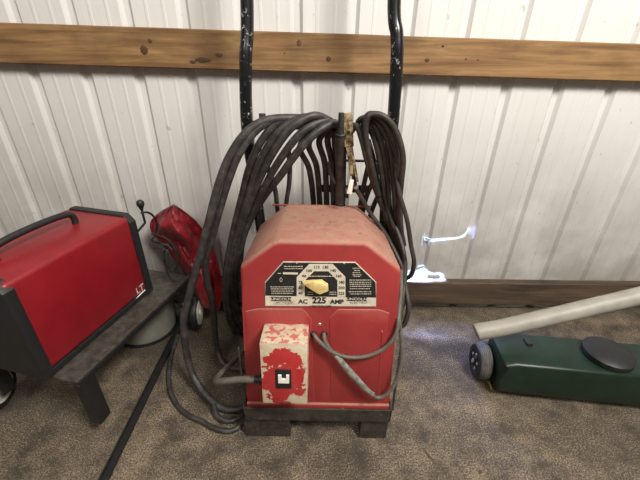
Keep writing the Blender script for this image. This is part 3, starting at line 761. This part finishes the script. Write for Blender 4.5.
tube(bm, [(k_.x, k_.y, k_.z-.07), (k_.x-.01, k_.y-.05, k_.z-.085), (k_.x-.01, k_.y-.11, k_.z-.10)], .004, 8)
o = obj('control_knob', bm, 'black', None, True, 40); o.parent = rw; o.matrix_parent_inverse = (Matrix.Translation(q1) @ Matrix.Rotation(ang, 4, 'Z')).inverted()
# bucket under the shelf
bc = (-.700, 1.085, 0)
bu = empty('plastic_bucket', bc); tag(bu, 'grey green plastic bucket under the dark shelf at the left', 'bucket')
bm = NB(); lathe(bm, [(.004, .095), (.004, .105), (.02, .110), (.17, .122), (.175, .127), (.186, .127), (.186, .121), (.03, .106)], 'Z', 48); obj('bucket_body', bm, 'bin', bu, True, 35)
bm = NB(); lathe(bm, [(0, .108), (.0, .1135), (.011, .1145), (.011, .108)], 'Z', 48); obj('base_ring', bm, 'black', bu, True, 35)
# steel rail lying on the floor
r1, r2 = ground(186, 313, .012), ground(139, 408, .012)
d = (r2-r1).normalized(); r2 = r2+d*.35
bm = NB(); sd = Vector((-d.y, d.x, 0))
L_ = (r2-r1).length
for lo, hi in (((0, -.009, 0), (L_, .009, .014)), ((0, -.009, 0), (L_, -.005, .022))):
    box(bm, lo, hi, .001, 1, Matrix.Translation((r1.x, r1.y, .0005)) @ Matrix.Rotation(math.atan2(d.y, d.x), 4, 'Z'))
tag(obj('steel_rail', bm, 'black'), 'long dark steel rail lying on the concrete floor at the left', 'rail')
# red cloth
def cloth():
    # quad strip across the cloth: left edge / right edge control points going from the peak down to the hem
    le = [(172, 205), (157, 214), (150, 223), (152, 233), (161, 243), (173, 258), (184, 273), (190, 290), (203, 308)]
    re = [(174, 204), (180, 208), (188, 214), (197, 222), (206, 234), (214, 250), (220, 270), (223, 292), (219, 310)]
    U, V = 26, 44
    lp_ = catmull([Vector((*p, 0)) for p in le], 8); rp_ = catmull([Vector((*p, 0)) for p in re], 8)
    bm = NB(); g = []
    for j in range(V+1):
        t = j/V*(len(lp_)-1); i0 = min(int(t), len(lp_)-2); f = t-i0
        A = lp_[i0].lerp(lp_[i0+1], f); B = rp_[i0].lerp(rp_[i0+1], f); row = []
        for i in range(U+1):
            u = i/U; p = A.lerp(B, u); v = j/V
            fold = .024*math.sin(u*7.5+v*2.6+1.4*noise.noise(Vector((u*2.5, v*3, 0))))+.034*noise.noise(Vector((u*3.4, v*5, 3.1)))+.030*(abs(noise.noise(Vector((u*3+v*4, v*3-u*2, 9))))-.2)+.010*noise.noise(Vector((u*9, v*11, 7)))
            y = 1.175-.05*v+fold-.03*math.sin(PI*u)
            q = at(p.x, p.y, min(y, 1.21)); row.append(bm.verts.new(q))
        g.append(row)
    for j in range(V):
        for i in range(U): bm.faces.new((g[j][i], g[j][i+1], g[j+1][i+1], g[j+1][i]))
    bmesh.ops.solidify(bm, geom=bm.faces[:], thickness=.003)
    o = obj('red_cloth', bm, 'fabric', None, True)
    tag(o, 'crumpled shiny red cloth draped against the white wall at the left, behind the thick cable', 'cloth')
cloth()
# ------------------------------------------------------------------ right: dark green wheeled machine
g0 = ground(477.0, 373.5)
gm = empty('wheeled_machine', (g0.x, g0.y, 0), (0, 0, math.radians(-6))); tag(gm, 'dark green machine on small black wheels with a pale grey bar, at the right edge', 'machine')
wr = .0635
def gwheel(x, y):
    bm = NB(); c_ = (x, y, wr); q = wr/.0705
    lathe(bm, [(-.018, .036), (-.021, .050), (-.019, .057), (-.013, .0610), (-.011, .0590), (-.006, .0630), (-.004, .061), (0, .0635), (.004, .061), (.006, .0630), (.011, .0590), (.013, .0610), (.019, .057), (.021, .05), (.018, .036)], 'X', 40, c_)
    w = obj('wheel', bm, 'tyre', gm, True, 50)
    bm = NB(); lathe(bm, [(-.0195, .0575), (-.0226, .055), (-.022, .040), (-.012, .034), (-.010, .014), (-.026, .012), (-.027, .002)], 'X', 36, c_); h = obj('wheel_hub', bm, 'black', w, True, 30)
    bm = NB()
    for k in range(5):
        a = 2*PI*k/5+.3; lathe(bm, [(-.0215, .0055), (-.024, .005)], 'X', 10, (x, y+.026*math.cos(a), wr+.026*math.sin(a)))
    lathe(bm, [(-.024, .0085), (-.029, .006)], 'X', 12, c_)
    obj('lug_nut', bm, 'steel', h, True, 40)
gwheel(0, 0); gwheel(.65, .0)
bm = NB()
prism(bm, [(.027, .03), (.025, .085), (.028, .150), (.06, .160), (.58, .160), (.61, .125), (.62, .085), (.615, .03)], -.10, .045, .012, 3)
obj('deck', bm, 'green', gm, True, 35)
bm = NB(); tube(bm, [(-.03, 0, wr), (.675, 0, wr)], .007, 10, smooth=False); obj('axle', bm, 'steel', gm, True, 40)
bm = NB(); lathe(bm, [(.14, .06), (.155, .07), (.17, .07), (.18, .055)], 'Z', 32, (.36, -.025, .010)); obj('motor_cover', bm, 'black', gm, True, 35)
bm = NB()
gy = .855
tpts = [at(475.0, 332.5, gy), at(477.5, 331.8, gy), at(483, 330.8, gy), at(500, 328, gy), at(540, 319, gy), at(600, 305, gy), at(660, 291, gy)]
tube(bm, tpts, lambda t: .010+.0165*min(1, t*9)**.5, 20, sub=10)
o = obj('grey_bar', bm, 'greytube', None, True); o.parent = gm; o.matrix_parent_inverse = (Matrix.Translation(gm.location) @ Matrix.Rotation(math.radians(-6), 4, 'Z')).inverted()
o['label'] = 'pale grey rounded bar'
bm = NB()
pass
bm.free()
for x in (.12, .52):
    bm = NB(); box(bm, (x, -.01, .13), (x+.02, .02, .17), .002); obj('bracket', bm, 'black', gm)
bm = NB(); p1, p2 = ground(487.5, 381, .004), ground(491.5, 389, .004); tube(bm, [p1, p1.lerp(p2, .5)+Vector((.002, 0, .001)), p2], .0032, 8)
tag(obj('plastic_scrap', bm, 'straw', None, True), 'small yellow scrap lying on the floor in front of the right wheel', 'scrap')
# small dark chips and marks on the concrete
bm = NB()
for px, py, w, h, a in ((428, 455, .004, .028, .55), (463, 452, .010, .004, -.5), (480, 472, .007, .005, .6), (337, 449, .005, .003, 0), (346, 452, .004, .003, .4), (300, 458, .003, .003, 0), (416, 441, .002, .010, .5), (448, 347, .003, .008, .3), (430, 372, .003, .003, 0)):
    c = ground(px, py); n = 9
    m = Matrix.Translation(c) @ Matrix.Rotation(a, 4, 'Z')
    rim = [m @ Vector((w*math.cos(2*PI*k/n)*(1+.3*math.sin(k*2.7)), h*math.sin(2*PI*k/n)*(1+.2*math.sin(k*1.9)), .0003)) for k in range(n)]
    top = [m @ Vector((w*.5*math.cos(2*PI*k/n), h*.5*math.sin(2*PI*k/n), .0016)) for k in range(n)]
    A = [bm.verts.new(v) for v in rim]; B = [bm.verts.new(v) for v in top]
    for k in range(n): bm.faces.new((A[k], A[(k+1) % n], B[(k+1) % n], B[k]))
    bm.faces.new(B)
o = obj('floor_grit', bm, 'knot'); tag(o, 'small dark chips and grit scattered on the concrete floor in front of the cart', 'grit', kind='stuff')
# ------------------------------------------------------------------ light
def area(name, loc, target, size, power, color, sy=None):
    l = bpy.data.lights.new(name, 'AREA'); l.energy = power; l.color = color; l.size = size
    if sy: l.shape = 'RECTANGLE'; l.size_y = sy
    o = bpy.data.objects.new(name, l); C.objects.link(o); o.location = loc
    o.rotation_euler = (Vector(target)-Vector(loc)).to_track_quat('-Z', 'Y').to_euler(); return o
WARM = (1, .96, .89)
area('shop_lamp', (1.15, -.60, 2.75), (0, .9, .2), .60, 80, WARM)
area('shop_lamp_far', (-1.2, -1.3, 2.9), (0, 1.0, .5), .4, 16, WARM)
area('soft_fill', (0.2, -1.9, 3.0), (0.2, -.4, 0), 2.2, 18, WARM, .8)  # unseen soft fill, added as ambient light for the closed room
area('daylight_outside', (.40, WY+.22, .56), (.37, WY-.04, .08), .28, 190, (.36, .48, 1))
w = bpy.data.worlds.new('World'); sc.world = w; w.use_nodes = True
bg = w.node_tree.nodes['Background']; bg.inputs[0].default_value = (.62, .82, 1, 1); bg.inputs[1].default_value = 1.15
vs = sc.view_settings; vs.view_transform = 'Standard'; vs.look = 'None'; vs.gamma = 1; vs.use_curve_mapping = False; vs.exposure = 0.46
